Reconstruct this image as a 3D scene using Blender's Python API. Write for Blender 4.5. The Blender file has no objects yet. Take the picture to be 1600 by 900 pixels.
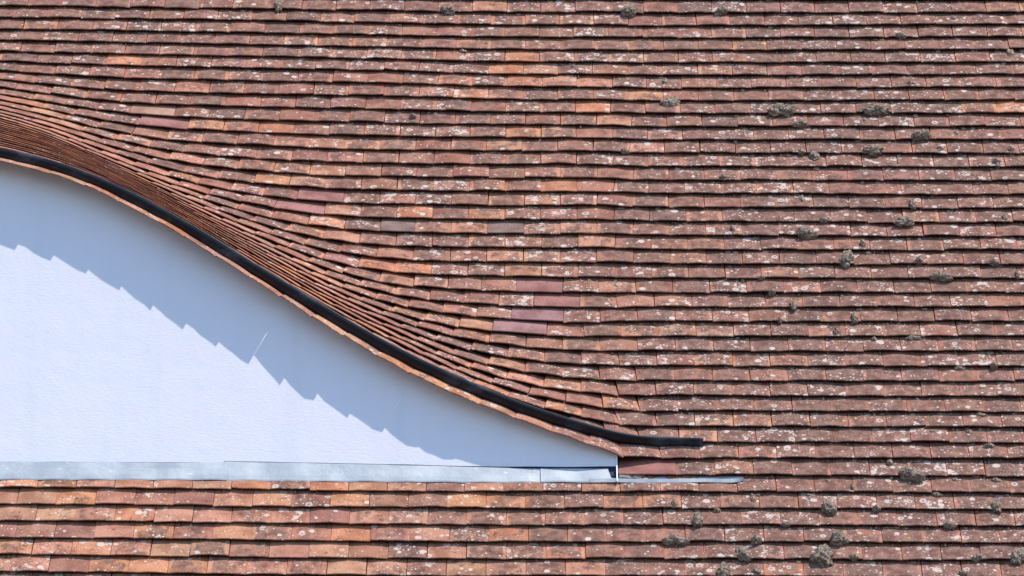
"""Eyebrow dormer on an old plain-tiled roof, seen from the ground through a long lens."""
import bpy, math, random
import numpy as np
from mathutils import Vector, noise as mnoise

random.seed(11)
RNG = np.random.default_rng(7)
SC = bpy.context.scene
COL = SC.collection
PITCH = math.radians(60.0)
CP, SP = math.cos(PITCH), math.sin(PITCH)

# ------------------------------------------------------------------ camera
cam_data = bpy.data.cameras.new("camera")
cam_data.sensor_width = 36.0
cam_data.lens = 157.5
cam_data.clip_start = 0.5
cam_data.clip_end = 4000.0
cam = bpy.data.objects.new("camera", cam_data)
cam.location = (0.0, -18.2309, -5.8653)
cam.rotation_euler = (math.radians(110.0), 0.0, 0.0)
COL.objects.link(cam)
SC.camera = cam

# ------------------------------------------------------------------ sky and sun
SUN_ELEV = math.radians(58.0)
SUN_AZ = math.radians(129.0)          # clockwise from +Y: front right of the wall
world = bpy.data.worlds.new("World")
SC.world = world
world.use_nodes = True
wn = world.node_tree
bg = wn.nodes["Background"]
sky = wn.nodes.new("ShaderNodeTexSky")
sky.sky_type = 'NISHITA'
sky.sun_disc = False
sky.sun_elevation = SUN_ELEV
sky.sun_rotation = SUN_AZ
sky.air_density = 1.0
sky.dust_density = 0.0
sky.ozone_density = 6.0
wn.links.new(sky.outputs[0], bg.inputs[0])
bg.inputs[1].default_value = 0.15

sun_data = bpy.data.lights.new("sun", 'SUN')
sun_data.energy = 2.9
sun_data.angle = math.radians(0.5)
sun_data.color = (1.0, 0.925, 0.83)
sun = bpy.data.objects.new("sun", sun_data)
to_sun = Vector((math.sin(SUN_AZ) * math.cos(SUN_ELEV), math.cos(SUN_AZ) * math.cos(SUN_ELEV), math.sin(SUN_ELEV)))
sun.rotation_euler = (-to_sun).to_track_quat('-Z', 'Y').to_euler()
sun.location = (6, -6, 12)
COL.objects.link(sun)

SC.view_settings.view_transform = 'Standard'
SC.view_settings.look = 'None'
SC.view_settings.exposure = 0.85
SC.view_settings.gamma = 1.0
SC.view_settings.use_curve_mapping = False

# ------------------------------------------------------------------ material helpers
class Graph:
    def __init__(self, name, rough=0.85, spec=0.3):
        self.mat = bpy.data.materials.new(name)
        self.mat.use_nodes = True
        self.t = self.mat.node_tree
        self.bsdf = self.t.nodes["Principled BSDF"]
        self.bsdf.inputs["Roughness"].default_value = rough
        self.bsdf.inputs["Specular IOR Level"].default_value = spec

    def put(self, sock, v):
        if isinstance(v, bpy.types.NodeSocket):
            self.t.links.new(v, sock)
        elif isinstance(v, (tuple, list)) and len(v) == 3 and sock.type == 'RGBA':
            sock.default_value = (*v, 1.0)
        else:
            sock.default_value = v

    def attr(self, name):
        n = self.t.nodes.new("ShaderNodeAttribute")
        n.attribute_name = name
        return n

    def m(self, op, a, b=0.0, c=None, clamp=False):
        n = self.t.nodes.new("ShaderNodeMath")
        n.operation = op
        n.use_clamp = clamp
        self.put(n.inputs[0], a)
        self.put(n.inputs[1], b)
        if c is not None:
            self.put(n.inputs[2], c)
        return n.outputs[0]

    def vm(self, op, a, b=(0, 0, 0), scale=None):
        n = self.t.nodes.new("ShaderNodeVectorMath")
        n.operation = op
        self.put(n.inputs[0], a)
        self.put(n.inputs[1], b)
        if scale is not None:
            self.put(n.inputs["Scale"], scale)
        return n.outputs[0]

    def mix(self, f, a, b, blend='MIX'):
        n = self.t.nodes.new("ShaderNodeMix")
        n.data_type = 'RGBA'
        n.blend_type = blend
        self.put(n.inputs[0], f)
        self.put(n.inputs[6], a)
        self.put(n.inputs[7], b)
        return n.outputs[2]

    def noise(self, vec, scale, detail=3.0, rough=0.55, color=False):
        n = self.t.nodes.new("ShaderNodeTexNoise")
        self.put(n.inputs["Vector"], vec)
        n.inputs["Scale"].default_value = scale
        n.inputs["Detail"].default_value = detail
        n.inputs["Roughness"].default_value = rough
        return n.outputs["Color" if color else "Fac"]

    def voronoi(self, vec, scale):
        n = self.t.nodes.new("ShaderNodeTexVoronoi")
        self.put(n.inputs["Vector"], vec)
        n.inputs["Scale"].default_value = scale
        return n

    def step(self, v, lo, hi, a=0.0, b=1.0):
        n = self.t.nodes.new("ShaderNodeMapRange")
        n.interpolation_type = 'SMOOTHSTEP'
        self.put(n.inputs["Value"], v)
        self.put(n.inputs["From Min"], lo)
        self.put(n.inputs["From Max"], hi)
        n.inputs["To Min"].default_value = a
        n.inputs["To Max"].default_value = b
        return n.outputs[0]

    def sep(self, v):
        n = self.t.nodes.new("ShaderNodeSeparateXYZ")
        self.put(n.inputs[0], v)
        return n.outputs

    def coord(self):
        return self.t.nodes.new("ShaderNodeTexCoord").outputs["Object"]

    def bump(self, h, strength, dist, normal=None):
        n = self.t.nodes.new("ShaderNodeBump")
        n.inputs["Strength"].default_value = strength
        n.inputs["Distance"].default_value = dist
        self.put(n.inputs["Height"], h)
        if normal is not None:
            self.put(n.inputs["Normal"], normal)
        self.put(self.bsdf.inputs["Normal"], n.outputs[0])
        return n.outputs[0]

    def base(self, c):
        self.put(self.bsdf.inputs["Base Color"], c)


def make_tile_material():
    g = Graph("weathered_clay_tile", 0.88, 0.25)
    pos, rnd = g.attr("tile_pos").outputs["Vector"], g.attr("tile_rnd").outputs["Vector"]
    fired = g.attr("tile_colour").outputs["Color"]
    r = g.sep(rnd)                                   # seed, lichen, patina
    p = g.sep(pos)                                   # across (-.5..), up from the tail, along the width 0..1
    flat = g.t.nodes.new("ShaderNodeCombineXYZ")
    g.put(flat.inputs[0], p[0])
    g.put(flat.inputs[1], p[1])
    seed = g.vm('SCALE', (37.0, 91.0, 13.0), scale=r[0])
    v = g.vm('ADD', flat.outputs[0], seed)
    wob = g.vm('SCALE', g.vm('SUBTRACT', g.noise(v, 55.0, 1.0, 0.6, True), (0.5, 0.5, 0.5)), scale=0.016)
    vw = g.vm('ADD', v, wob)
    # clay body with firing clouds
    cloud = g.noise(v, 11.0, 2.0, 0.5)
    body = g.mix(g.step(cloud, 0.35, 0.7), fired, g.mix(1.0, fired, (0.66, 0.58, 0.56), 'MULTIPLY'))
    # brown patina, thin along the side edges and the tail
    edge = g.m('MINIMUM', p[2], g.m('SUBTRACT', 1.0, p[2]))
    edge = g.step(edge, 0.0, 0.16, 0.34, 0.0)
    pn = g.m('ADD', g.noise(vw, 17.0, 4.0, 0.62), g.m('MULTIPLY', g.noise(vw, 70.0, 3.0, 0.6), 0.35))
    pv = g.m('SUBTRACT', g.m('ADD', pn, r[2]), edge)
    pat = g.step(pv, 1.02, 1.20)
    pat = g.m('MULTIPLY', pat, 0.88)
    patc = g.mix(g.step(g.noise(v, 26.0, 3.0), 0.3, 0.7), (0.116, 0.057, 0.042), (0.244, 0.140, 0.103))
    patc = g.mix(1.0, patc, g.mix(g.m('FRACT', g.m('MULTIPLY', r[0], 17.0)), (0.90, 0.93, 0.95), (1.16, 1.06, 1.02)), 'MULTIPLY')
    c = g.mix(pat, body, patc)
    # fine speckle
    sp = g.noise(v, 240.0, 2.0, 0.7)
    c = g.mix(1.0, c, g.mix(g.step(sp, 0.3, 0.72), (0.70, 0.68, 0.66), (1.20, 1.20, 1.20)), 'MULTIPLY')
    # dark pits and crumbs
    dk = g.step(g.noise(vw, 48.0, 2.0, 0.5), 0.66, 0.73)
    c = g.mix(g.m('MULTIPLY', dk, 0.62), c, (0.040, 0.030, 0.027))
    # lichen rosettes, two sizes, and crusts
    clump = g.step(g.noise(v, 13.0, 2.0, 0.5), 0.34, 0.62)
    gate = g.m('MULTIPLY', r[1], g.m('ADD', 0.35, g.m('MULTIPLY', clump, 0.65)))
    wob2 = g.vm('SCALE', g.vm('SUBTRACT', g.noise(v, 110.0, 1.0, 0.6, True), (0.5, 0.5, 0.5)), scale=0.008)
    vl = g.vm('ADD', v, wob2)
    masks = []
    ring = None
    for scale, dens, rmax in ((26.0, 0.64, 0.46), (70.0, 0.52, 0.42), (150.0, 0.42, 0.44)):
        vo = g.voronoi(vl, scale)
        q = g.sep(vo.outputs["Color"])
        lim = g.m('SUBTRACT', 1.0, g.m('MULTIPLY', gate, dens))
        rad = g.m('MULTIPLY', g.m('DIVIDE', g.m('SUBTRACT', q[0], lim), g.m('SUBTRACT', 1.001, lim)), rmax)
        d = vo.outputs["Distance"]
        ok = g.m('GREATER_THAN', rad, 0.04)
        mk = g.m('MULTIPLY', ok, g.step(d, g.m('ADD', rad, 0.05), g.m('SUBTRACT', rad, 0.05)))
        if ring is None:
            inner = g.step(d, g.m('MULTIPLY', rad, 0.42), g.m('MULTIPLY', rad, 0.78))
            hollow = g.m('GREATER_THAN', q[1], 0.45)
            keep = g.m('ADD', 0.30, g.m('MULTIPLY', inner, 0.70))
            mk = g.m('MULTIPLY', mk, g.m('MAXIMUM', keep, g.m('SUBTRACT', 1.0, hollow)))
            ring = q[2]
        masks.append(mk)
    crust = g.m('ADD', g.noise(vl, 20.0, 5.0, 0.68), g.m('MULTIPLY', gate, 0.16))
    masks.append(g.step(crust, 0.705, 0.76))
    lm = masks[0]
    for mk in masks[1:]:
        lm = g.m('MAXIMUM', lm, mk)
    lc = g.mix(ring, (0.64, 0.50, 0.43), (0.53, 0.475, 0.40))
    lc = g.mix(1.0, lc, g.mix(g.noise(v, 300.0, 2.0), (0.62, 0.60, 0.58), (1.25, 1.25, 1.25)), 'MULTIPLY')
    smooth = g.m('GREATER_THAN', r[1], 0.001)        # new replacement tiles carry no lichen at all
    lm = g.m('MULTIPLY', g.m('MULTIPLY', lm, smooth), 0.82)
    c = g.mix(lm, c, lc)
    g.base(c)
    h = g.m('ADD', g.m('MULTIPLY', g.noise(v, 150.0, 3.0, 0.7), 0.6), g.m('MULTIPLY', lm, 0.5))
    h = g.m('ADD', h, g.m('MULTIPLY', g.noise(v, 30.0, 2.0), 0.8))
    g.bump(h, 0.5, 0.0025)
    return g.mat


def make_render_material():
    g = Graph("painted_render", 0.9, 0.2)
    v = g.coord()
    st = g.noise(v, 1.6, 3.0)
    c = g.mix(st, (0.735, 0.712, 0.745), (0.768, 0.746, 0.772))
    sx = g.vm('MULTIPLY', v, (9.0, 9.0, 1.2))
    c = g.mix(g.step(g.noise(sx, 1.0, 4.0, 0.6), 0.50, 0.8, 0.0, 0.35), c, (0.63, 0.635, 0.66))
    c = g.mix(g.step(g.noise(v, 70.0, 2.0, 0.5), 0.74, 0.78, 0.0, 0.5), c, (0.45, 0.44, 0.44))
    g.base(c)
    h = g.m('ADD', g.noise(g.vm('MULTIPLY', v, (55.0, 55.0, 110.0)), 1.0, 4.0, 0.7), g.m('MULTIPLY', g.noise(v, 8.0, 2.0), 1.5))
    g.bump(h, 0.32, 0.004)
    return g.mat


def make_lead_material():
    g = Graph("weathered_lead", 0.55, 0.5)
    v = g.coord()
    c = g.mix(g.step(g.noise(v, 7.0, 3.0), 0.35, 0.65), (0.33, 0.36, 0.39), (0.44, 0.465, 0.485))
    c = g.mix(g.step(g.noise(g.vm('MULTIPLY', v, (14.0, 14.0, 3.0)), 1.0, 3.0), 0.52, 0.75, 0.0, 0.6), c, (0.49, 0.52, 0.51))
    c = g.mix(g.step(g.noise(g.vm('MULTIPLY', v, (26.0, 26.0, 60.0)), 1.0, 4.0, 0.6), 0.64, 0.72, 0.0, 0.8), c, (0.66, 0.68, 0.68))
    c = g.mix(g.step(g.noise(v, 45.0, 3.0, 0.6), 0.66, 0.74, 0.0, 0.5), c, (0.25, 0.28, 0.31))
    g.base(c)
    g.bump(g.noise(v, 30.0, 4.0), 0.4, 0.006)
    return g.mat


def make_rubber_material():
    g = Graph("black_rubber", 0.42, 0.3)
    v = g.coord()
    dust_sheen = g.step(g.noise(g.vm('MULTIPLY', v, (5.0, 5.0, 9.0)), 1.0, 4.0, 0.65), 0.50, 0.78)
    fine = g.noise(v, 60.0, 3.0)
    g.base(g.mix(g.m('MULTIPLY', dust_sheen, fine), (0.006, 0.007, 0.011), (0.10, 0.115, 0.150)))  # bluish dusty streaks, painted in for the strip's reflections
    g.put(g.bsdf.inputs["Roughness"], g.step(dust_sheen, 0.0, 1.0, 0.36, 0.65))
    g.bump(g.noise(v, 12.0, 3.0), 0.3, 0.006)
    return g.mat


def make_moss_material():
    g = Graph("dry_moss", 1.0, 0.05)
    v = g.coord()
    n1, n2 = g.noise(v, 70.0, 4.0, 0.65), g.noise(v, 420.0, 2.0, 0.7)
    c = g.mix(g.step(n1, 0.36, 0.64), (0.195, 0.135, 0.100), (0.490, 0.385, 0.305))
    c = g.mix(1.0, c, g.mix(g.step(n2, 0.3, 0.7), (0.50, 0.50, 0.48), (1.35, 1.35, 1.32)), 'MULTIPLY')
    g.base(c)
    g.bump(g.m('ADD', n2, g.m('MULTIPLY', n1, 1.5)), 1.0, 0.006)
    return g.mat


def make_plain(name, colour, rough=0.9, var=0.15, scale=3.0):
    g = Graph(name, rough, 0.2)
    c = g.mix(g.noise(g.coord(), scale, 4.0), tuple(x * (1 - var) for x in colour), tuple(x * (1 + var) for x in colour))
    g.base(c)
    return g.mat


M_TILE = make_tile_material()
M_WALL = make_render_material()
M_LEAD = make_lead_material()
M_RUBBER = make_rubber_material()
M_MOSS = make_moss_material()
M_DECK = make_plain("dark_underlay", (0.035, 0.026, 0.022))
M_SLOT_SHADE = make_plain("navy_slot_shade", (0.020, 0.030, 0.065), 0.6)  # shade of the recess, put into the colour of its backing
M_BEAD = make_plain("white_corner_bead", (0.78, 0.79, 0.82), 0.7, 0.05, 20.0)
M_MORTAR = make_plain("old_mortar", (0.22, 0.20, 0.16), 0.95, 0.5, 45.0)
M_HOUSE = make_plain("pale_house_render", (0.55, 0.53, 0.50), 0.9, 0.1)
M_GROUND = make_plain("unseen_ground", (0.13, 0.13, 0.12), 0.95, 0.3, 0.4)  # unseen ground, added for bounce light and toned for it

# ------------------------------------------------------------------ the curved roof surface
# Fall-line profiles of the eyebrow at stations along the ridge direction (metres from the middle
# of the picture): depth and lift above the plane of the main roof, in millimetres, course by course.
X_COLUMN = [-3.0, -2.6, -2.2, -1.9, -1.6, -1.35, -1.1, -0.8, -0.5, -0.2, 0.1, 0.3, 0.42, 0.49, 0.56, 0.66, 1.0]
DEPTH_MM = (
    [-146, -86, -26, 33, 92, 151, 210, 268, 326, 384, 442, 499, 556, 613, 670, 726, 782, 837, 892, 947, 1002, 1056, 1110, 1163, 1216, 1269, 1321, 1373, 1424, 1475, 1526, 1576, 1623],
    [-146, -86, -26, 34, 93, 152, 211, 270, 328, 386, 444, 502, 559, 616, 673, 729, 785, 841, 897, 952, 1006, 1061, 1114, 1168, 1221, 1274, 1326, 1378, 1430, 1480, 1528, 1576, 1623],
    [-146, -86, -25, 35, 95, 154, 214, 273, 332, 390, 449, 507, 565, 622, 679, 736, 792, 848, 904, 959, 1014, 1068, 1122, 1175, 1228, 1280, 1332, 1383, 1433, 1483, 1529, 1576, 1624],
    [-145, -85, -24, 37, 97, 157, 217, 276, 335, 394, 453, 511, 569, 627, 684, 741, 797, 853, 909, 964, 1019, 1073, 1126, 1179, 1231, 1283, 1334, 1385, 1432, 1479, 1526, 1573, 1621],
    [-143, -82, -21, 39, 100, 160, 220, 280, 339, 398, 457, 515, 573, 630, 687, 744, 800, 856, 911, 966, 1020, 1074, 1127, 1180, 1232, 1283, 1334, 1384, 1429, 1475, 1523, 1570, 1619],
    [-141, -80, -19, 42, 102, 162, 222, 281, 341, 400, 458, 516, 574, 631, 688, 745, 801, 856, 911, 965, 1019, 1073, 1125, 1177, 1229, 1279, 1330, 1379, 1425, 1472, 1519, 1568, 1616],
    [-138, -77, -16, 44, 104, 165, 224, 284, 343, 402, 460, 518, 576, 633, 689, 745, 801, 856, 911, 965, 1018, 1071, 1123, 1174, 1225, 1275, 1327, 1375, 1422, 1468, 1516, 1566, 1614],
    [-133, -72, -10, 51, 111, 172, 232, 292, 351, 410, 469, 527, 584, 642, 698, 753, 807, 860, 912, 964, 1016, 1067, 1118, 1169, 1221, 1272, 1323, 1371, 1417, 1465, 1512, 1561, 1609],
    [-127, -64, -2, 60, 122, 183, 244, 304, 364, 423, 481, 538, 595, 650, 704, 758, 811, 863, 913, 964, 1013, 1064, 1114, 1164, 1216, 1267, 1317, 1366, 1411, 1460, 1508, 1557, 1606],
    [-119, -55, 8, 71, 134, 196, 258, 319, 379, 439, 496, 550, 603, 654, 706, 757, 809, 860, 911, 962, 1011, 1061, 1110, 1160, 1209, 1259, 1308, 1357, 1405, 1454, 1503, 1553, 1604],
    [-106, -42, 23, 87, 150, 212, 273, 333, 391, 446, 501, 554, 606, 656, 706, 756, 807, 858, 909, 960, 1010, 1059, 1109, 1158, 1206, 1255, 1304, 1353, 1402, 1452, 1502, 1552, 1603],
    [-91, -27, 37, 101, 163, 224, 283, 341, 394, 446, 498, 550, 602, 654, 705, 756, 807, 858, 909, 959, 1010, 1059, 1108, 1158, 1206, 1255, 1304, 1353, 1402, 1452, 1502, 1553, 1604],
    [-72, -9, 53, 115, 175, 234, 291, 345, 397, 446, 497, 548, 601, 653, 704, 755, 806, 857, 908, 959, 1009, 1059, 1108, 1157, 1206, 1255, 1304, 1353, 1403, 1452, 1502, 1553, 1604],
    [-34, 24, 81, 137, 192, 245, 298, 349, 399, 449, 499, 549, 600, 651, 701, 752, 803, 853, 904, 955, 1005, 1055, 1105, 1155, 1204, 1254, 1303, 1352, 1402, 1452, 1502, 1553, 1604],
    [-15, 41, 94, 146, 198, 249, 300, 350, 400, 450, 500, 550, 600, 650, 700, 750, 800, 850, 900, 950, 1000, 1050, 1100, 1150, 1200, 1250, 1300, 1350, 1400, 1450, 1500, 1550, 1600],
    [-5, 49, 100, 150, 200, 250, 300, 350, 400, 450, 500, 550, 600, 650, 700, 750, 800, 850, 900, 950, 1000, 1050, 1100, 1150, 1200, 1250, 1300, 1350, 1400, 1450, 1500, 1550, 1600],
    [0, 50, 100, 150, 200, 250, 300, 350, 400, 450, 500, 550, 600, 650, 700, 750, 800, 850, 900, 950, 1000, 1050, 1100, 1150, 1200, 1250, 1300, 1350, 1400, 1450, 1500, 1550, 1600],
)
LIFT_MM = (
    [1654, 1600, 1542, 1479, 1413, 1346, 1278, 1210, 1142, 1075, 1009, 944, 879, 815, 752, 689, 627, 566, 505, 445, 386, 329, 273, 221, 174, 131, 93, 61, 37, 19, 8, 2, 0],
    [1625, 1571, 1511, 1447, 1380, 1312, 1243, 1173, 1104, 1035, 968, 901, 835, 769, 704, 639, 575, 511, 449, 388, 329, 274, 222, 175, 132, 96, 67, 43, 23, 10, 3, 1, 0],
    [1554, 1499, 1438, 1372, 1303, 1232, 1160, 1088, 1017, 945, 875, 806, 736, 667, 599, 531, 465, 399, 337, 278, 225, 178, 136, 99, 69, 46, 30, 19, 8, 2, 0, 0, 0],
    [1466, 1411, 1348, 1280, 1207, 1133, 1058, 983, 909, 835, 762, 689, 616, 543, 471, 400, 332, 270, 215, 168, 127, 92, 64, 41, 24, 13, 7, 4, 1, 0, 0, 0, 0],
    [1311, 1259, 1196, 1128, 1054, 979, 903, 827, 753, 680, 606, 533, 462, 392, 324, 261, 203, 154, 115, 84, 58, 39, 24, 14, 6, 2, 1, 0, 0, 0, 0, 0, 0],
    [1162, 1108, 1046, 978, 906, 832, 759, 686, 613, 541, 470, 401, 335, 273, 217, 168, 125, 90, 63, 44, 29, 18, 11, 6, 2, 0, 0, 0, 0, 0, 0, 0, 0],
    [994, 939, 879, 814, 745, 675, 606, 538, 470, 403, 338, 277, 222, 173, 132, 97, 70, 48, 32, 21, 13, 8, 4, 2, 1, 0, 0, 0, 0, 0, 0, 0, 0],
    [787, 740, 684, 622, 555, 488, 421, 357, 295, 238, 186, 141, 104, 74, 51, 34, 21, 13, 8, 5, 3, 2, 1, 0, 0, 0, 0, 0, 0, 0, 0, 0, 0],
    [592, 551, 501, 442, 380, 320, 261, 206, 158, 116, 82, 55, 36, 22, 13, 6, 2, 1, 0, 0, 0, 0, 0, 0, 0, 0, 0, 0, 0, 0, 0, 0, 0],
    [437, 391, 338, 282, 227, 178, 135, 98, 66, 41, 24, 14, 8, 5, 3, 1, 0, 0, 0, 0, 0, 0, 0, 0, 0, 0, 0, 0, 0, 0, 0, 0, 0],
    [292, 247, 201, 156, 116, 82, 56, 35, 18, 8, 3, 1, 0, 0, 0, 0, 0, 0, 0, 0, 0, 0, 0, 0, 0, 0, 0, 0, 0, 0, 0, 0, 0],
    [204, 165, 130, 98, 70, 47, 27, 13, 5, 1, 1, 0, 0, 0, 0, 0, 0, 0, 0, 0, 0, 0, 0, 0, 0, 0, 0, 0, 0, 0, 0, 0, 0],
    [130, 101, 77, 56, 38, 23, 11, 4, 1, 0, 0, 0, 0, 0, 0, 0, 0, 0, 0, 0, 0, 0, 0, 0, 0, 0, 0, 0, 0, 0, 0, 0, 0],
    [53, 38, 26, 15, 7, 2, 0, 0, 0, 0, 0, 0, 0, 0, 0, 0, 0, 0, 0, 0, 0, 0, 0, 0, 0, 0, 0, 0, 0, 0, 0, 0, 0],
    [22, 13, 8, 4, 1, 0, 0, 0, 0, 0, 0, 0, 0, 0, 0, 0, 0, 0, 0, 0, 0, 0, 0, 0, 0, 0, 0, 0, 0, 0, 0, 0, 0],
    [7, 2, 1, 0, 0, 0, 0, 0, 0, 0, 0, 0, 0, 0, 0, 0, 0, 0, 0, 0, 0, 0, 0, 0, 0, 0, 0, 0, 0, 0, 0, 0, 0],
    [0, 0, 0, 0, 0, 0, 0, 0, 0, 0, 0, 0, 0, 0, 0, 0, 0, 0, 0, 0, 0, 0, 0, 0, 0, 0, 0, 0, 0, 0, 0, 0, 0],
)
CREST = -3.0                 # the eyebrow is symmetrical about its crest
GAUGE = 0.1
WALL_Y = -0.030
WALL_END = 0.444
N_TAB = 33


def pchip(xs, ys, x):
    xs, ys = np.asarray(xs, float), np.asarray(ys, float)
    h = np.diff(xs)
    dl = np.diff(ys) / h
    m = np.zeros(len(xs))
    m[0], m[-1] = 0.0, dl[-1]
    for i in range(1, len(xs) - 1):
        if dl[i - 1] * dl[i] > 0:
            w1, w2 = 2 * h[i] + h[i - 1], h[i] + 2 * h[i - 1]
            m[i] = (w1 + w2) / (w1 / dl[i - 1] + w2 / dl[i])
    i = np.clip(np.searchsorted(xs, x) - 1, 0, len(h) - 1)
    t = (x - xs[i]) / h[i]
    return ((1 + 2 * t) * (1 - t) ** 2 * ys[i] + t * (1 - t) ** 2 * h[i] * m[i]
            + t * t * (3 - 2 * t) * ys[i + 1] + t * t * (t - 1) * h[i] * m[i + 1])


X0, DX = -8.0, 0.01
XS = np.arange(X0, 5.0, DX)
XM = CREST + np.abs(XS - CREST)
KLOW, KHIGH = -24, 46
ROWS_Y, ROWS_Z, ROWS_L = {}, {}, {}


def smooth_line(a, n):
    ker = np.ones(2 * n + 1) / (2 * n + 1)
    return np.convolve(np.pad(a, n, mode='edge'), ker, mode='valid')


low_drift = np.interp(XS, (-8, -3.8, -3.0, -2.2, -1.1, 0.0, 2.0, 5.0), (0.0, 0.028, 0.032, 0.025, 0.010, -0.002, -0.010, -0.014))
low_drift = smooth_line(low_drift, 40)
for k in range(KLOW, KHIGH + 1):
    if k < 0:
        s = k * 0.1035 + low_drift
        y, lift = s * CP, np.zeros_like(XS)
    elif k < N_TAB:
        inside = XM <= X_COLUMN[-1]
        xx = np.clip(XM, X_COLUMN[0], X_COLUMN[-1])
        y = pchip(X_COLUMN, [DEPTH_MM[j][k] for j in range(len(X_COLUMN))], xx) / 1000.0
        lift = np.maximum(0.0, pchip(X_COLUMN, [LIFT_MM[j][k] for j in range(len(X_COLUMN))], xx)) / 1000.0
        y, lift = smooth_line(y, 7), smooth_line(lift, 7)
    else:
        y, lift = ROWS_Y[N_TAB - 1] + (k - N_TAB + 1) * GAUGE * CP, np.zeros_like(XS)
    # the old roof is not dead flat
    wav = np.array([mnoise.noise((x * 0.6, k * 0.11, 3.0)) for x in XS[::20]])
    wav = np.interp(XS, XS[::20], wav) * 0.008
    ROWS_Y[k] = y - wav * SP * (k != 0)
    ROWS_Z[k] = y * math.tan(PITCH) + lift + wav * CP * (k != 0)
    ROWS_L[k] = lift


def surf(x, k):
    """Point of the roof at station x and (fractional) course k, at the height of the tile tails."""
    k = min(max(k, KLOW), KHIGH - 1e-6)
    k0 = math.floor(k)
    t = k - k0
    f = (x - X0) / DX
    i = int(min(max(f, 0), len(XS) - 2))
    u = f - i
    ya = ROWS_Y[k0][i] * (1 - u) + ROWS_Y[k0][i + 1] * u
    za = ROWS_Z[k0][i] * (1 - u) + ROWS_Z[k0][i + 1] * u
    if t > 1e-9:
        yb = ROWS_Y[k0 + 1][i] * (1 - u) + ROWS_Y[k0 + 1][i + 1] * u
        zb = ROWS_Z[k0 + 1][i] * (1 - u) + ROWS_Z[k0 + 1][i + 1] * u
        ya, za = ya * (1 - t) + yb * t, za * (1 - t) + zb * t
    return Vector((x, ya, za))


def lift_at(x, k):
    k = int(min(max(k, KLOW), KHIGH))
    return float(ROWS_L[k][int(min(max((x - X0) / DX, 0), len(XS) - 1))])


def frame(x, k):
    """Unit tangent along the course, up the slope, and outward normal."""
    t = (surf(x + 0.05, k) - surf(x - 0.05, k)).normalized()
    up = surf(x, k + 1) - surf(x, k)
    up -= t * up.dot(t)
    g = up.length
    up.normalize()
    return t, up, t.cross(up), g


# ------------------------------------------------------------------ object helpers
def mesh_object(name, verts, faces, mat, parent=None, origin=None, smooth=False):
    me = bpy.data.meshes.new(name)
    o = Vector(origin) if origin is not None else Vector((0, 0, 0))
    me.from_pydata([tuple(Vector(v) - o) for v in verts], [], faces)
    if smooth:
        me.polygons.foreach_set("use_smooth", [True] * len(me.polygons))
    me.materials.append(mat)
    me.update()
    ob = bpy.data.objects.new(name, me)
    COL.objects.link(ob)
    ob.location = o
    if parent is not None:
        ob.parent = parent
        ob.location = o - Vector(parent.location)
    return ob


def thing(name, label, category, loc):
    ob = bpy.data.objects.new(name, None)
    ob.location = loc
    ob.empty_display_size = 0.2
    COL.objects.link(ob)
    ob["label"], ob["category"] = label, category
    return ob


def structure(ob):
    ob["kind"] = "structure"
    return ob


# ------------------------------------------------------------------ ground and the house below
GZ = -7.5
structure(mesh_object("ground", [(-900, -900, GZ), (900, -900, GZ), (900, 900, GZ), (-900, 900, GZ)], [(0, 1, 2, 3)], M_GROUND))
HX0, HX1, HY0, HY1, HZ = -7.3, 4.1, -0.95, 6.6, -1.95
RY, RZ = 2.55, 4.15            # just under the ridge
hv = [(HX0, HY0, GZ - .02), (HX1, HY0, GZ - .02), (HX1, HY1, GZ - .02), (HX0, HY1, GZ - .02),
      (HX0, HY0, HZ), (HX1, HY0, HZ), (HX1, HY1, HZ), (HX0, HY1, HZ), (HX0, RY, RZ), (HX1, RY, RZ)]
hf = [(0, 1, 5, 4), (1, 2, 6, 9, 5), (2, 3, 7, 6), (3, 0, 4, 8, 7), (4, 5, 9, 8), (7, 8, 9, 6), (0, 3, 2, 1)]
structure(mesh_object("house_wall", hv, hf, M_HOUSE))

# ------------------------------------------------------------------ tiles
TW = 0.165                     # tile width
STEP = 0.0210                  # rise from one course to the next: a tile plus the air under its tail


def step_of(gauge):
    """Closely lapped courses on the eyebrow are laid with thinner tiles."""
    return float(np.interp(gauge, (0.064, 0.075, 0.095), (0.0082, 0.0130, STEP)))

# smooth replacement tiles: station, distance up the slope, kind, relative width
SPECIAL = [(-1.561, 2.335, 'purple', 1.40), (-1.629, 2.423, 'tan', 1.25), (-0.923, 1.801, 'purple', 1.30),
           (-0.861, 1.703, 'purple', 1.40), (-0.570, 1.569, 'slate', 0.95), (-0.084, 1.564, 'slate', 1.00),
           (0.074, 1.171, 'purple', 1.25), (0.145, 1.059, 'purple', 1.25), (0.227, 0.958, 'mauve', 1.40),
           (0.136, 0.849, 'mauve', 1.45)]
SPECIAL_COL = {'purple': (0.335, 0.155, 0.130), 'mauve': (0.310, 0.165, 0.152), 'tan': (0.420, 0.245, 0.175), 'slate': (0.250, 0.168, 0.134)}
SPECIAL_LABEL = {'purple': "smooth dusky red replacement tile without lichen", 'mauve': "smooth mauve replacement tile without lichen",
                 'tan': "smooth pale tan replacement tile", 'slate': "smooth grey-brown tile without lichen"}
CLAY = {'orange': (0.480, 0.212, 0.112), 'salmon': (0.445, 0.212, 0.130), 'red': (0.355, 0.163, 0.107), 'brown': (0.320, 0.150, 0.103), 'buff': (0.44, 0.222, 0.138)}


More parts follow.
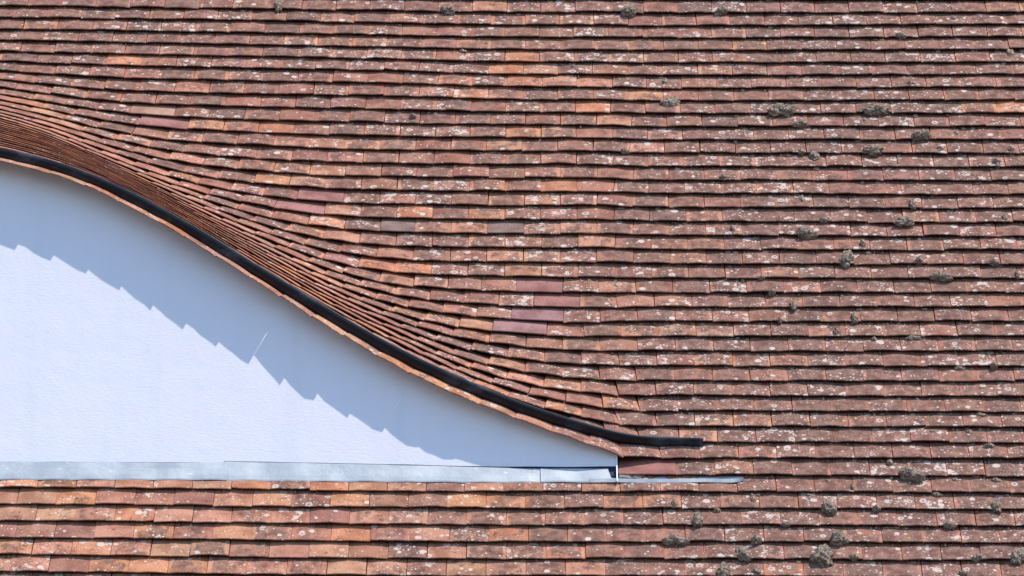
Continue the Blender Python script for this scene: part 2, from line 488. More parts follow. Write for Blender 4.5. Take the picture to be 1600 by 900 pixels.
def orange_share(x, s, eave):
    """How much of the roof around here is newer, brighter orange tile."""
    v = 0.20
    if s < -0.13:
        v = float(np.interp(x, (-4, -1.4, -0.4, 0.5, 1.2), (0.97, 0.95, 0.78, 0.36, 0.12)))
        v *= float(np.interp(s, (-0.9, -0.3), (0.62, 1.0)))
    else:
        v = float(np.interp(x, (-4, -1.6, -0.9, 0.3, 0.75, 1.3), (0.30, 0.34, 0.50, 0.48, 0.24, 0.05)))
        v *= float(np.interp(s, (2.6, 3.2), (1.0, 0.45)))
    if eave:
        v = max(v, 0.6)
    return v


def tile_look(x, s, eave=False, swept=False):
    o = orange_share(x, s, eave)
    o = min(1.0, max(0.0, o + 0.16 * mnoise.noise((x * 1.7, s * 1.7, 9.0))))
    u = random.random()
    if u < o * 0.34:
        c = CLAY['orange']
    elif u < o * 0.95:
        c = CLAY['salmon'] if random.random() < .7 else CLAY['buff']
    elif u < o + (1 - o) * 0.55:
        c = CLAY['red']
    else:
        c = CLAY['brown']
    f = random.uniform(0.95, 1.12)
    c = tuple(v * f * random.uniform(0.95, 1.05) for v in c)
    patina = min(0.85, max(0.10, random.gauss(0.68 - 0.42 * o, 0.11)))
    right = float(np.interp(x, (-1.5, 0.4, 1.0), (0.52, 0.50, 0.66)))
    lichen = min(1.0, max(0.05, random.gauss(right, 0.22)))
    if random.random() < 0.12:
        lichen = 1.0
    if swept:
        lichen, patina = lichen * 0.55, patina * 0.45
    return c, lichen, patina


NA = 4                         # strips across a tile


def build_tile(xl, xr, k, look, extra=None, smooth=False):
    """A slightly cambered rectangular slab with a worn tail; returns vertices, faces and attributes."""
    extra = extra or {}
    c, lichen, patina = look
    a, b = surf(xl, k), surf(xr, k)
    xm = 0.5 * (xl + xr)
    mid = (a + b) * 0.5
    T = (b - a).normalized()
    up = surf(xm, k + 1) - surf(xm, k)
    up -= T * up.dot(T)
    g = up.length
    V = up.normalized()
    N = T.cross(V)
    if extra.get('flat'):
        V, g = Vector((0, CP, SP)), GAUGE
        N = T.cross(V)
    step = step_of(g)
    thick = step * 0.52
    under = 0.0075 * min(1.0, step / STEP)      # the tail is undercut
    calm = min(1.0, step / STEP)
    gap = extra.get('gap', random.choice((0.0006, 0.001, 0.0018, 0.0028, 0.0042)))
    w = (b - a).length - gap
    tilt = math.atan2(-(b.z - a.z), (b - a).length)
    rot = -(0.125 if k == 0 else 0.09) * tilt + random.gauss(0, 0.006) * calm
    rot += extra.get('rot', 0.0)
    shift = random.gauss(0, 0.0019) * calm + extra.get('shift', 0.0)
    lift = random.gauss(0, 0.0012) * calm
    roll = random.gauss(0, 0.008) * calm
    camber = random.uniform(0.0014, 0.0056) * calm if not smooth else random.uniform(0.0, 0.001)
    over = 1.55
    L = over * g
    seed = random.random()
    T2 = (T * math.cos(rot) + V * math.sin(rot)).normalized()
    V2 = (V * math.cos(rot) - T * math.sin(rot)).normalized()
    drop = step * over * (0.72 if k == 0 and extra.get('gap', 1) < 0.0035 and lift_at(xm, 0) > 0.05 else 1.0)
    # the sides follow the fall of the roof at each joint, so that neighbouring tiles close up
    sides = []
    for xe, sg in ((xl, -1), (xr, 1)):
        _, ue, _, _ = frame(xe, k) if not extra.get('flat') else (0, V, 0, 0)
        sides.append(max(-0.25, min(0.25, ue.dot(T))))
    verts, pos = [], []
    lip = [random.gauss(0, 0.0009) for _ in range(NA + 1)]
    if random.random() < 0.10 and not smooth:                       # a chipped corner
        j = random.choice((0, NA))
        lip[j] += random.uniform(0.004, 0.009)
    bev = 0.0024 * calm
    #  rows: 0 top of the butt (below the worn arris), 1 just behind the arris, 2 middle, 3 head, then the underside
    for row in range(6):
        for j in range(NA + 1):
            f = j / NA
            q = (f - 0.5) * w
            arch = camber * (1 - (2 * f - 1) ** 2) + roll * q + lift
            if row == 0:
                vv, h = lip[j] + shift, -bev
            elif row == 1:
                vv, h = lip[j] + bev + shift, 0.0
            elif row == 2:
                vv, h = L * 0.5 + shift, -drop * 0.5 + 0.0006
            elif row == 3:
                vv, h = L + shift, -drop
            elif row == 4:
                vv, h = lip[j] + shift + under, -thick
            else:
                vv, h = L + shift, -drop - thick
            flare = (sides[0] * (1 - f) + sides[1] * f) * max(0.0, vv)
            verts.append(mid + T2 * (q + flare) + V2 * vv + N * (h + arch))
            pos.append((q, vv + (0.0 if row != 4 else -thick), f))
    n = NA + 1
    faces = []
    for j in range(NA):
        for r0 in (0, 1, 2):
            faces.append((r0 * n + j, r0 * n + j + 1, (r0 + 1) * n + j + 1, (r0 + 1) * n + j))
        faces.append((4 * n + j, 4 * n + j + 1, j + 1, j))                               # butt
        faces.append((5 * n + j, 5 * n + j + 1, 4 * n + j + 1, 4 * n + j))               # underside
    faces.append((4 * n, 0, n, 2 * n, 3 * n, 5 * n))                                     # left edge
    e = NA
    faces.append((5 * n + e, 3 * n + e, 2 * n + e, n + e, e, 4 * n + e))                 # right edge
    return {'v': verts, 'f': faces, 'pos': pos, 'col': (*c, 1.0), 'rnd': (seed, lichen, patina), 'mid': mid, 'x': xm, 'k': k}


def set_attributes(me, pos, col, rnd):
    at = me.attributes.new("tile_pos", 'FLOAT_VECTOR', 'POINT')
    at.data.foreach_set("vector", np.asarray(pos, dtype=np.float32).ravel())
    at = me.attributes.new("tile_colour", 'FLOAT_COLOR', 'POINT')
    at.data.foreach_set("color", np.asarray(col, dtype=np.float32).ravel())
    at = me.attributes.new("tile_rnd", 'FLOAT_VECTOR', 'POINT')
    at.data.foreach_set("vector", np.asarray(rnd, dtype=np.float32).ravel())


def tile_object(t, parent):
    ob = mesh_object("tile", t['v'], t['f'], M_TILE, parent, t['mid'])
    n = len(t['v'])
    set_attributes(ob.data, t['pos'], [t['col']] * n, [t['rnd']] * n)
    if t.get('label'):
        ob["label"] = t['label']
    return ob


def tile_field(name, tiles, parent):
    v, f, p, c, r = [], [], [], [], []
    for t in tiles:
        b = len(v)
        v += t['v']
        f += [tuple(i + b for i in q) for q in t['f']]
        p += t['pos']
        c += [t['col']] * len(t['v'])
        r += [t['rnd']] * len(t['v'])
    ob = mesh_object(name, v, f, M_TILE, parent, parent.location)
    set_attributes(ob.data, p, c, r)
    ob["kind"] = "stuff"
    return ob


def walk_course(k, x_right, x_left, phase):
    """Lay one course from right to left, tile by tile, along the curve of the course."""
    tiles = []
    x = x_right + phase
    debt = 0.0
    while x > x_left:
        width = TW * (1 + random.gauss(0, 0.006))
        if debt > 0:
            pay = min(debt, width * 0.07)
            width -= pay
            debt -= pay
        label, look, smooth = None, None, False
        s_here = surf(x - 0.08, k)
        for (sx, ss, kind, rel) in SPECIAL:
            sk = s_here.y / CP if lift_at(x, k) < 0.06 else None
            if sk is not None and sk <= ss < sk + GAUGE * 1.0 and abs((x - 0.08) - sx) < TW * 0.5 and kind not in used.get((sx, ss), ()):
                used[(sx, ss)] = (kind,)
                debt += max(0.0, TW * rel - width)
                width = TW * rel
                f = random.uniform(0.93, 1.07)
                look = (tuple(v * f for v in SPECIAL_COL[kind]), 0.0, 0.0)
                label, smooth = SPECIAL_LABEL[kind], True
        # step along the course by the width of the tile
        ds = (surf(x, k) - surf(x - 0.05, k)).length / 0.05
        xl = x - width / ds
        ds = (surf(x, k) - surf(xl, k)).length / (x - xl)
        xl = x - width / ds
        if xl < x_left - TW:
            break
        xm = 0.5 * (x + xl)
        eave = k == 0 and lift_at(xm, 0) > 0.02
        if look is None and k == 0 and 0.40 < xm < 0.85:
            look = ((0.34, 0.148, 0.096), 0.7, 0.5)
        if look is None:
            pt = surf(xm, k)
            look = tile_look(xm, (pt.y / CP), eave, (surf(xm, k + 1) - pt).length < 0.078)
        extra = {}
        if eave:
            extra['gap'] = -0.0012
            extra['shift'] = random.gauss(0, 0.002)
            extra['rot'] = random.gauss(-0.01, 0.025)
            if 0.30 < xm < 0.46:                       # the last tile over the wall hangs out well clear of it
                extra['rot'], extra['shift'] = -0.035, -0.014
            for jx in (-1.19, -0.90, -0.165):
                if abs(xl - jx) < 0.065:
                    extra['gap'] = 0.0030
        t = build_tile(xl, x, k, look, extra, smooth)
        t['label'] = label
        tiles.append(t)
        x = xl
    return tiles


used = {}
ALL = []
K0, K1 = -18, 41
XR, XL = 3.95, -7.25
for k in range(K0, K1):
    phase = (0.5 if k % 2 else 0.0) * TW + random.gauss(0, 0.006) - 0.018
    if k == -1:
        first = build_tile(WALL_END + 0.008, WALL_END + 0.008 + TW * 1.48, -1, ((0.320, 0.138, 0.112), 0.0, 0.0), {'gap': 0.001, 'rot': -0.020, 'shift': 0.002, 'flat': True}, True)
        first['label'] = "wide smooth dusky red tile at the foot of the dormer wall"
        ALL.append(first)
        x = WALL_END + 0.008 + TW * 1.48
        while x < XR:
            w = TW * (1 + random.gauss(0, 0.006))
            ALL.append(build_tile(x, x + w, -1, tile_look(x + w / 2, -0.05), {'flat': True}))
            x += w
        ALL += walk_course(-1, 2 * CREST - WALL_END - 0.01, XL, 0.0)
    else:
        ALL += walk_course(k, XR, XL, phase)

# which tiles the photograph shows, and how large
CL = Vector(cam.location)
FW = Vector((0, math.cos(math.radians(20)), math.sin(math.radians(20))))
UPV = Vector((0, -math.sin(math.radians(20)), math.cos(math.radians(20))))


def view(p):
    d = p - CL
    z = d.dot(FW)
    return d.x / z * 7000.0, d.dot(UPV) / z * 7000.0


for t in ALL:
    px, py = view(t['mid'] + Vector((0, 0.02, 0.03)))
    qx, qy = view(surf(t['x'], t['k'] + 1))
    t['seen'] = abs(px) < 800 and abs(py) < 450
    bx, by = view(surf(t['x'], t['k']))
    t['size'] = max(0.5, qy - by) * (1.3 if t.get('label') else 1.0) + (100 if t.get('label') else 0)
    t['dormer'] = 0 <= t['k'] < N_TAB and lift_at(t['x'], t['k']) > 0.022

roof = thing("tiled_roof", "old weathered clay tiled roof slope spotted with white lichen around the white dormer wall", "roof", (0.0, -1.05, -1.85))
dormer = thing("eyebrow_dormer", "curved eyebrow dormer with white rendered front wall under swept tile courses", "dormer", (-3.0, WALL_Y, -0.12))
for parent, mine in ((roof, [t for t in ALL if not t['dormer']]), (dormer, [t for t in ALL if t['dormer']])):
    seen = sorted([t for t in mine if t['seen']], key=lambda t: -t['size'])[:300]
    ids = {id(t) for t in seen}
    for t in seen:
        tile_object(t, parent)
    tile_field("tile_field", [t for t in mine if id(t) not in ids], parent)

# ------------------------------------------------------------------ underlay below the tiles
DK = 0.05
a, b = KLOW * 0.1, KHIGH * 0.1
off = Vector((0, SP * DK, -CP * DK))


def slope_point(x, s, out=0.0):
    return Vector((x, s * CP - SP * out, s * SP + CP * out))


dv = [slope_point(x, s, o) for o in (-0.050, -0.110) for (x, s) in ((XL, -1.9), (XR, -1.9), (XR, 4.2), (XL, 4.2))]
mesh_object("underlay", dv, [(0, 1, 2, 3), (7, 6, 5, 4), (0, 4, 5, 1), (1, 5, 6, 2), (2, 6, 7, 3), (3, 7, 4, 0)], M_DECK, roof, roof.location)
gx = np.arange(2 * CREST - 0.62, 0.63, 0.06)
gk = [2.15 + i * 0.75 for i in range(40)]
dv, df = [], []
for x in gx:
    for k in gk:
        t_, u_, n_, _ = frame(x, k)
        dv.append(surf(x, k) - n_ * 0.046)
nk = len(gk)
for i in range(len(gx) - 1):
    for j in range(nk - 1):
        df.append((i * nk + j, (i + 1) * nk + j, (i + 1) * nk + j + 1, i * nk + j + 1))
mesh_object("underlay", dv, df, M_DECK, dormer, dormer.location)

# ------------------------------------------------------------------ the rendered front wall
def eave_height(x):
    """Height of the swept roof directly above the wall face."""
    prev = surf(x, 0)
    for i in range(1, 60):
        p = surf(x, i * 0.1)
        if p.y >= WALL_Y:
            t = (WALL_Y - prev.y) / max(1e-6, p.y - prev.y)
            return prev.z + (p.z - prev.z) * t
        prev = p
    return prev.z


W0, W1 = 2 * CREST - WALL_END, WALL_END


def lead_top(x):
    xm = CREST + abs(x - CREST)
    return float(np.interp(xm, (-3.0, -2.2, -1.235, -1.225, -0.54, 0.13, 0.42), (-0.033, -0.033, -0.037, -0.030, -0.044, -0.063, -0.064)))


def render_foot(x):
    xm = CREST + abs(x - CREST)
    gap = float(np.interp(xm, (-3.0, -1.2, -0.6, -0.1, 0.1, 0.40), (0.0040, 0.0045, 0.0045, 0.0065, 0.0110, 0.0140)))
    return lead_top(x) + gap + 0.0022 * mnoise.noise((x * 6.0, 1.0, 0.0))


wx = np.unique(np.concatenate([np.linspace(W0, W1, 260), [-1.235, -1.225]]))
NV = 14
wv, wf = [], []
for x in wx:
    z0, z1 = render_foot(x), eave_height(x) - 0.024
    for i in range(NV + 1):
        z = z0 + (z1 - z0) * i / NV
        wv.append((x, WALL_Y + 0.0025 * mnoise.noise((x * 1.3, z * 1.3, 2.0)), z))
for i in range(len(wx) - 1):
    for j in range(NV):
        q = i * (NV + 1) + j
        wf.append((q, q + NV + 1, q + NV + 2, q + 1))
nb = len(wv)
for x in wx:                                           # back face, so that the render has thickness
    z0, z1 = render_foot(x), eave_height(x) - 0.024
    wv.append((x, WALL_Y + 0.022, z0))
    wv.append((x, WALL_Y + 0.022, z1))
for i in range(len(wx) - 1):
    b0, b1 = nb + 2 * i, nb + 2 * i + 2
    f0, f1 = i * (NV + 1), (i + 1) * (NV + 1)
    wf += [(b0, b0 + 1, b1 + 1, b1), (b0, b1, f1, f0), (f0 + NV, f1 + NV, b1 + 1, b0 + 1)]
last = (len(wx) - 1) * (NV + 1)
wf.append(tuple([last + j for j in range(NV, -1, -1)] + [nb + 2 * len(wx) - 2, nb + 2 * len(wx) - 1]))
wf.append(tuple([j for j in range(NV + 1)] + [nb + 1, nb]))
mesh_object("wall", wv, wf, M_WALL, dormer, dormer.location)

# added backing, coloured navy for the shade in the slot under the render
SHADE_BACKING = ((-0.016, 0.0), (-0.020, -0.045), (-0.046, -0.098), (-0.036, -0.110), (0.0, -0.02))
mv, mf = [], []
for x in np.linspace(W0 + 0.002, W1 - 0.0005, 60):
    mv += [(x, y, z) for (y, z) in SHADE_BACKING]
for i in range(59):
    for j in range(5):
        mf.append((i * 5 + j, (i + 1) * 5 + j, (i + 1) * 5 + (j + 1) % 5, i * 5 + (j + 1) % 5))
mf += [(0, 1, 2, 3, 4), (299, 298, 297, 296, 295)]
mesh_object("shade_backing", mv, mf, M_SLOT_SHADE, dormer, dormer.location)


def strip_mesh(points_in, points_out):
    """Closed thin strip from two rows of section points (inner and outer)."""
    n, m = len(points_in), len(points_in[0])
    v = [p for r in points_out for p in r] + [p for r in points_in for p in r]
    o = n * m
    f = []
    for i in range(n - 1):
        for j in range(m - 1):
            q = i * m + j
            f.append((q, q + m, q + m + 1, q + 1))
            f.append((o + q, o + q + 1, o + q + m + 1, o + q + m))
        for j, flip in ((0, True), (m - 1, False)):
            q, q2 = i * m + j, (i + 1) * m + j
            f.append((q, o + q, o + q2, q2) if flip else (q, q2, o + q2, o + q))
    for i, flip in ((0, False), (n - 1, True)):
        r = [i * m + j for j in range(m)]
        loop = r + [o + q for q in r[::-1]]
        f.append(tuple(loop[::-1] if flip else loop))
    return v, f


# lead cover flashing, in sheets, dressed down on to the tiles below
def lead_bottom(x):
    return float(np.interp(x, (-3, -2.2, -1.2, 0.13, 0.42), (-0.126, -0.129, -0.132, -0.145, -0.148)))


def lead_sheet(x0, x1, proud, lip, seed, slant=0.0):
    ins, outs = [], []
    n = max(10, int((x1 - x0) / 0.02))
    down = Vector((0, -CP, -SP))
    for i in range(n + 1):
        f = i / n
        x = x0 + (x1 - x0) * f
        z1 = lead_top(x) + 0.0018 * mnoise.noise((x * 5.0, seed, 0.0))
        wave = 0.0030 * mnoise.noise((x * 7.0, seed, 5.0)) + 0.0018 * math.sin(x * 38.0)
        top = Vector((x, WALL_Y - 0.007 - proud, z1))
        foot = slope_point(x + slant * f, lead_bottom(x), -0.006 + proud + wave)
        bow = 0.0035 * mnoise.noise((x * 3.0, seed, 8.0)) + 0.0015 * mnoise.noise((x * 14.0, seed, 3.0))
        out = Vector((0, -0.87, 0.49))
        sec = [top, top.lerp(foot, 0.33) + out * bow, top.lerp(foot, 0.75) + out * (bow * 0.6 + 0.001), foot, foot + down * lip - out * 0.003]
        outs.append(sec[::-1])
        ins.append([p - out * 0.0028 for p in sec][::-1])
    v, f = strip_mesh(ins, outs)
    return mesh_object("flashing_sheet", v, f, M_LEAD, dormer, dormer.location, smooth=False)


lead_sheet(-1.232, 0.142, 0.0, 0.005, 2.0)
lead_sheet(-3.55, -1.212, 0.0045, 0.005, 4.0)
lead_sheet(-6.40, -3.53, 0.0, 0.005, 6.0)
lead_sheet(0.122, 0.408, 0.0045, 0.005, 9.0, slant=0.018)
# free lead edge that runs on under the lowest tiles beside the wall
ins, outs = [], []
for i in range(46):
    f = i / 45
    x = 0.330 + f * 0.655
    rise = 0.0018 * math.sin(f * 11.0) + 0.0012 * mnoise.noise((x * 12.0, 0, 0))
    end = max(0.0, f - 0.90) * 10.0
    pts = [slope_point(x, -0.153 + 0.012 * end ** 2 + 0.0015 * mnoise.noise((x * 9.0, 4, 0)), -0.004 + rise),
           slope_point(x, -0.138 + 0.003 * end, 0.003 + rise + 0.004 * end), slope_point(x, -0.131, -0.010), slope_point(x, -0.100, -0.019)]
    outs.append(pts)
    ins.append([p + Vector((0, 0.0022, -0.0014)) for p in pts])
v, f = strip_mesh(ins, outs)
mesh_object("flashing_edge", v, f, M_LEAD, dormer, dormer.location)

# white bead on the wall's corner and mortar packing beneath the first tile
top_z = eave_height(WALL_END - 0.01) - 0.034
outs = [[Vector((x, y, z)) for (y, z) in ((-0.084, -0.131), (-0.050, -0.066), (WALL_Y - 0.006, -0.034), (WALL_Y - 0.006, top_z))] for x in (W1, W1 + 0.0055)]
ins = [[p + Vector((0, 0.016, -0.006)) for p in r] for r in outs]
v, f = strip_mesh(ins, outs)
mesh_object("corner_bead", v, f, M_BEAD, dormer, dormer.location)
mv, mf = [], []
for i in range(13):
    x = W1 + 0.012 + i * 0.009
    h = 0.012 + 0.007 * mnoise.noise((x * 60.0, 0, 0)) - 0.0008 * i
    for (s, o) in ((-0.118, -0.022), (-0.120, -0.016 + h), (-0.088, -0.012 + h), (-0.088, -0.022)):
        mv.append(slope_point(x, s + 0.004 * mnoise.noise((x * 40, o * 50, 3)), o))
for i in range(12):
    for j in range(4):
        mf.append((i * 4 + j, (i + 1) * 4 + j, (i + 1) * 4 + (j + 1) % 4, i * 4 + (j + 1) % 4))
mf += [(0, 1, 2, 3), (51, 50, 49, 48)]
mesh_object("mortar_fillet", mv, mf, M_MORTAR, dormer, dormer.location)

# ------------------------------------------------------------------ black upstand strip along the eave
xs_strip = np.arange(2 * CREST - 0.80, 0.822, 0.02)
feet, leans, ups = [], [], []
for x in xs_strip:
    t_, u_, n_, g_ = frame(x, 0.7)
    feet.append(surf(x, 0.86) - n_ * (step_of(g_) * 0.86 + 0.003))
    leans.append((n_ * 0.96 + Vector((0, -0.10, 0.22))).normalized())
    ups.append(u_)


def ease(rows, n):
    out = []
    for i in range(len(rows)):
        m = min(n, i, len(rows) - 1 - i)
        acc = Vector((0, 0, 0))
        for j in range(i - m, i + m + 1):
            acc += rows[j]
        out.append(acc / (2 * m + 1))
    return out


feet, leans, ups = ease(ease(feet, 6), 4), ease(leans, 8), ease(ups, 8)
ins, outs = [], []
for x, base, lean, u_ in zip(xs_strip, feet, leans, ups):
    xm = CREST + abs(x - CREST)
    h = float(np.interp(xm, (-3, -0.9, 0.3, 0.82), (0.046, 0.056, 0.057, 0.044))) + 0.0018 * mnoise.noise((x * 4.0, 7.0, 0.0))
    wave = u_ * (0.003 * mnoise.noise((x * 3.5, 2.0, 2.0)))
    bulge = u_ * -0.006                                  # a soft rounded face
    pts = [base - lean * 0.004, base + lean * (h * 0.25) + bulge * 0.75, base + lean * (h * 0.5) + wave + bulge,
           base + lean * (h * 0.75) + wave * 1.3 + bulge * 0.75, base + lean * h + wave * 1.6]
    outs.append(pts)
    ins.append([p + u_ * 0.0055 for p in pts])
v, f = strip_mesh(ins, outs)
mesh_object("rubber_strip", v, f, M_RUBBER, dormer, dormer.location, smooth=True)

# ------------------------------------------------------------------ moss
# station, distance up the slope, width, length: cushions that have grown on the tile edges
MOSS = [
    (1.693, -0.106, 0.109, 0.097), (1.339, -0.311, 0.076, 0.118), (1.374, -0.503, 0.086, 0.082), (1.290, -0.578, 0.118, 0.129),
    (1.432, -0.616, 0.048, 0.039), (2.045, 0.072, 0.077, 0.049), (1.612, -0.021, 0.033, 0.044), (2.058, -0.135, 0.060, 0.044),
    (1.885, -0.131, 0.044, 0.035), (1.802, -0.227, 0.065, 0.035), (1.538, -0.322, 0.038, 0.035), (2.045, -0.303, 0.054, 0.096),
    (2.112, -0.589, 0.080, 0.121), (1.939, -0.616, 0.048, 0.043), (1.828, -0.421, 0.075, 0.039), (1.338, -0.139, 0.041, 0.031),
    (1.262, -0.227, 0.043, 0.026), (1.159, -0.417, 0.048, 0.035), (1.444, -0.187, 0.016, 0.061), (1.872, -0.713, 0.040, 0.039),
    (0.780, -0.390, 0.057, 0.117), (0.680, -0.507, 0.107, 0.060), (1.020, -0.507, 0.062, 0.069), (0.964, -0.589, 0.077, 0.108),
    (0.870, -0.682, 0.077, 0.094), (1.020, -0.251, 0.030, 0.079), (0.686, -0.291, 0.027, 0.052), (1.009, -0.709, 0.048, 0.043),
    (0.864, -0.322, 0.038, 0.030), (0.742, 2.452, 0.114, 0.116), (0.723, 2.655, 0.036, 0.078), (1.257, 2.438, 0.120, 0.097),
    (1.354, 2.325, 0.102, 0.048), (1.710, 2.438, 0.108, 0.087), (1.399, 2.051, 0.080, 0.115), (1.892, 2.238, 0.086, 0.077),
    (1.665, 2.132, 0.089, 0.072), (1.326, 1.763, 0.035, 0.090), (1.800, 1.597, 0.116, 0.084), (1.833, 1.731, 0.044, 0.090),
    (1.333, 1.555, 0.041, 0.066), (1.648, 2.355, 0.027, 0.043), (0.974, 1.914, 0.053, 0.033), (0.525, 2.113, 0.053, 0.033),
    (1.337, 2.104, 0.041, 0.033), (2.124, 3.152, 0.052, 0.074), (2.377, 2.866, 0.049, 0.108), (2.385, 2.645, 0.042, 0.073),
    (2.071, 2.253, 0.030, 0.072), (2.241, 2.037, 0.047, 0.062), (1.988, 2.128, 0.047, 0.043), (1.860, 3.024, 0.074, 0.040),
    (1.879, 2.625, 0.042, 0.034), (2.314, 2.128, 0.042, 0.053), (2.245, 1.624, 0.041, 0.075), (1.833, 1.319, 0.052, 0.060),
    (1.912, 1.215, 0.103, 0.065), (2.167, 1.319, 0.063, 0.046), (1.771, 0.793, 0.068, 0.045), (2.108, 0.599, 0.034, 0.041),
    (2.266, 1.224, 0.023, 0.065), (1.959, 0.595, 0.062, 0.036), (1.817, 0.175, 0.044, 0.040), (1.969, 0.179, 0.044, 0.036),
    (2.018, 0.279, 0.061, 0.036), (1.329, 1.528, 0.110, 0.089), (1.506, 1.337, 0.081, 0.102), (1.251, 1.007, 0.043, 0.078),
    (1.517, 0.923, 0.034, 0.082), (1.432, 0.823, 0.040, 0.046), (1.585, 1.445, 0.029, 0.056), (1.409, 1.610, 0.052, 0.038),
    (0.999, 1.546, 0.023, 0.056), (1.187, 0.910, 0.023, 0.055), (1.159, 1.099, 0.037, 0.032), (1.118, 1.202, 0.040, 0.028),
    (1.596, 0.788, 0.028, 0.032), (-1.128, 3.251, 0.056, 0.090), (-0.309, 3.225, 0.086, 0.070), (-0.238, 2.901, 0.043, 0.039),
    (0.571, 3.214, 0.099, 0.080), (1.019, 3.225, 0.080, 0.070), (-0.464, 2.374, 0.036, 0.029), (0.289, 2.775, 0.024, 0.029)
]


def ico(sub):
    t = (1 + 5 ** 0.5) / 2
    v = [Vector(p).normalized() for p in ((-1, t, 0), (1, t, 0), (-1, -t, 0), (1, -t, 0), (0, -1, t), (0, 1, t), (0, -1, -t), (0, 1, -t), (t, 0, -1), (t, 0, 1), (-t, 0, -1), (-t, 0, 1))]
    f = [(0, 11, 5), (0, 5, 1), (0, 1, 7), (0, 7, 10), (0, 10, 11), (1, 5, 9), (5, 11, 4), (11, 10, 2), (10, 7, 6), (7, 1, 8), (3, 9, 4), (3, 4, 2), (3, 2, 6), (3, 6, 8), (3, 8, 9), (4, 9, 5), (2, 4, 11), (6, 2, 10), (8, 6, 7), (9, 8, 1)]
    for _ in range(sub):
        cache, nf = {}, []

        def midp(a, b):
            key = (min(a, b), max(a, b))
            if key not in cache:
                cache[key] = len(v)
                v.append(((v[a] + v[b]) * 0.5).normalized())
            return cache[key]
        for a, b, c in f:
            x, y, z = midp(a, b), midp(b, c), midp(c, a)
            nf += [(a, x, z), (b, y, x), (c, z, y), (x, y, z)]
        f = nf
    return v, f


ICO3, ICO1 = ico(3), ico(1)
ICO4 = ico(4)


def moss_shape(w, l, seed, src):
    """One lumpy cushion in roof coordinates: x along the course, y up the slope, z outward."""
    rnd = random.Random(seed)
    lobes = [(Vector((0, 0, 0)), 0.5)]
    if w > 0.035:
        wide = w / max(l, 1e-4)
        for _ in range(rnd.randint(2, 4)):
            if wide > 1.2:
                c = Vector((rnd.uniform(-0.36, 0.36), rnd.uniform(-0.24, 0.06), rnd.uniform(-0.1, 0.12)))
            else:
                c = Vector((rnd.uniform(-0.22, 0.22), rnd.uniform(-0.34, 0.30), rnd.uniform(-0.1, 0.15)))
            lobes.append((c, rnd.uniform(0.20, 0.36)))
        lobes[0] = (Vector((rnd.uniform(-.12, .12), 0.06, 0)), 0.36)
    out = []
    hgt = min(0.050, 0.46 * min(w, l * 1.1) + 0.007)
    for d in src[0]:
        r = 0.12
        for c, q in lobes:
            bq = d.dot(c)
            disc = bq * bq - (c.length_squared - q * q)
            if disc > 0:
                r = max(r, bq + math.sqrt(disc))
        p = d * r
        n1 = mnoise.noise((p * 5.0) + Vector((seed, 0, 0)))
        n2 = mnoise.noise((p * 15.0) + Vector((0, seed, 0)))
        n3 = mnoise.noise((p * 40.0) + Vector((0, 0, seed)))
        p = p * (1 + 0.22 * n1 + 0.15 * n2 + 0.09 * n3)
        out.append(Vector((p.x * w, p.y * l, p.z * 2.0 * hgt)))
    return out


def course_below(x, s):
    """Course whose tile tail lies nearest to this place on the main slope."""
    best = min(range(-17, 40), key=lambda k: abs(surf(x, k).y / CP - s))
    return best


def moss_words(x, s, w, l):
    if w > 0.068 or l > 0.11:
        kind = "large lumpy grey moss cushion"
    elif w > 0.042 or l > 0.07:
        kind = "medium grey-brown moss cushion"
    else:
        kind = "small dark moss tuft"
    shape = "broad flat" if w > 1.35 * l else ("upright" if l > 1.5 * w else "rounded")
    if s < -0.16:
        where = "on tiles below the lead flashing"
    elif s < 0.9:
        where = "on tiles level with the dormer's foot"
    elif s < 2.2:
        where = "on tiles level with the dormer's curve"
    else:
        where = "on tiles higher than the dormer wall"
    return "%s %s %s" % (shape, kind, where), "%s %ss %s" % (shape, kind, where)


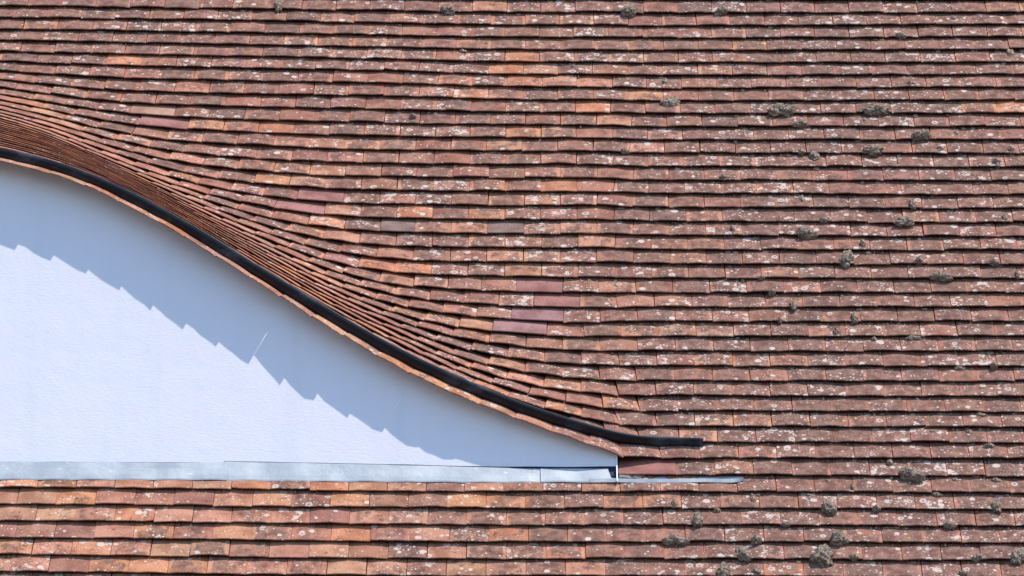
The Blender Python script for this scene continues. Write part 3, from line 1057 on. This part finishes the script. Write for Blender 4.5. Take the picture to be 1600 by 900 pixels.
for i, (x, s, w, l) in enumerate(MOSS):
    t_, u_, n_, _ = frame(x, 5 if abs(s) < 9 else 0)
    t_, u_, n_ = Vector((1, 0, 0)), Vector((0, CP, SP)), Vector((0, -SP, CP))
    k = course_below(x, s)
    tail = surf(x, k)
    c = Vector((x, s * CP, s * SP))
    above = (c - tail).dot(u_)
    out = -0.004 if above > -0.004 else -STEP + 0.002
    if w > 0.06:
        c = c - u_ * (above * 0.5)
    c = Vector((x, 0, 0)) + u_ * c.dot(u_) + n_ * (tail.dot(n_) + out)
    sh = moss_shape(w * 0.90, l * 0.82, 3.7 + i * 1.31, ICO4 if w > 0.05 else ICO3)
    verts = [c + t_ * p.x + u_ * p.y + n_ * p.z for p in sh]
    ob = mesh_object("moss_cushion", verts, (ICO4 if w > 0.05 else ICO3)[1], M_MOSS, None, c, smooth=True)
    lab, grp = moss_words(x, s, w, l)
    ob["label"], ob["category"], ob["group"] = lab, "moss", grp

# crumbs of moss lodged under the tails, too many and too small to count
cv, cf = [], []
for i in range(620):
    x = random.uniform(0.1, 3.3) if random.random() < 0.8 else random.uniform(-3.2, 0.4)
    k = random.randint(-12, 36)
    if lift_at(x, max(k, 0)) > 0.004 or (x < WALL_END + 0.05 and -2 <= k < 12):
        continue
    if x < 0.3 and random.random() < 0.5 and k > 0:
        continue
    tail = surf(x, k)
    w = random.choice((0.008, 0.010, 0.012, 0.016, 0.022, 0.030))
    l = random.uniform(0.006, 0.014)
    c = tail + Vector((0, -CP, -SP)) * random.uniform(0.0, 0.006) + Vector((0, -SP, CP)) * (-STEP + 0.003)
    n0 = len(cv)
    for d in ICO1[0]:
        q = 1 + 0.4 * mnoise.noise(d * 2.0 + Vector((i * 1.7, 0, 0)))
        cv.append(c + Vector((d.x * w * q * 0.5, 0, 0)) + Vector((0, CP, SP)) * (d.y * l * q) + Vector((0, -SP, CP)) * (d.z * 0.006 * q))
    cf += [tuple(a + n0 for a in t) for t in ICO1[1]]
ob = mesh_object("moss_crumbs", cv, cf, M_MOSS, None, (1.5, 0.5, 0.9), smooth=True)
ob["label"], ob["category"], ob["kind"] = "tiny dark crumbs of moss lodged under the tile edges", "moss", "stuff"
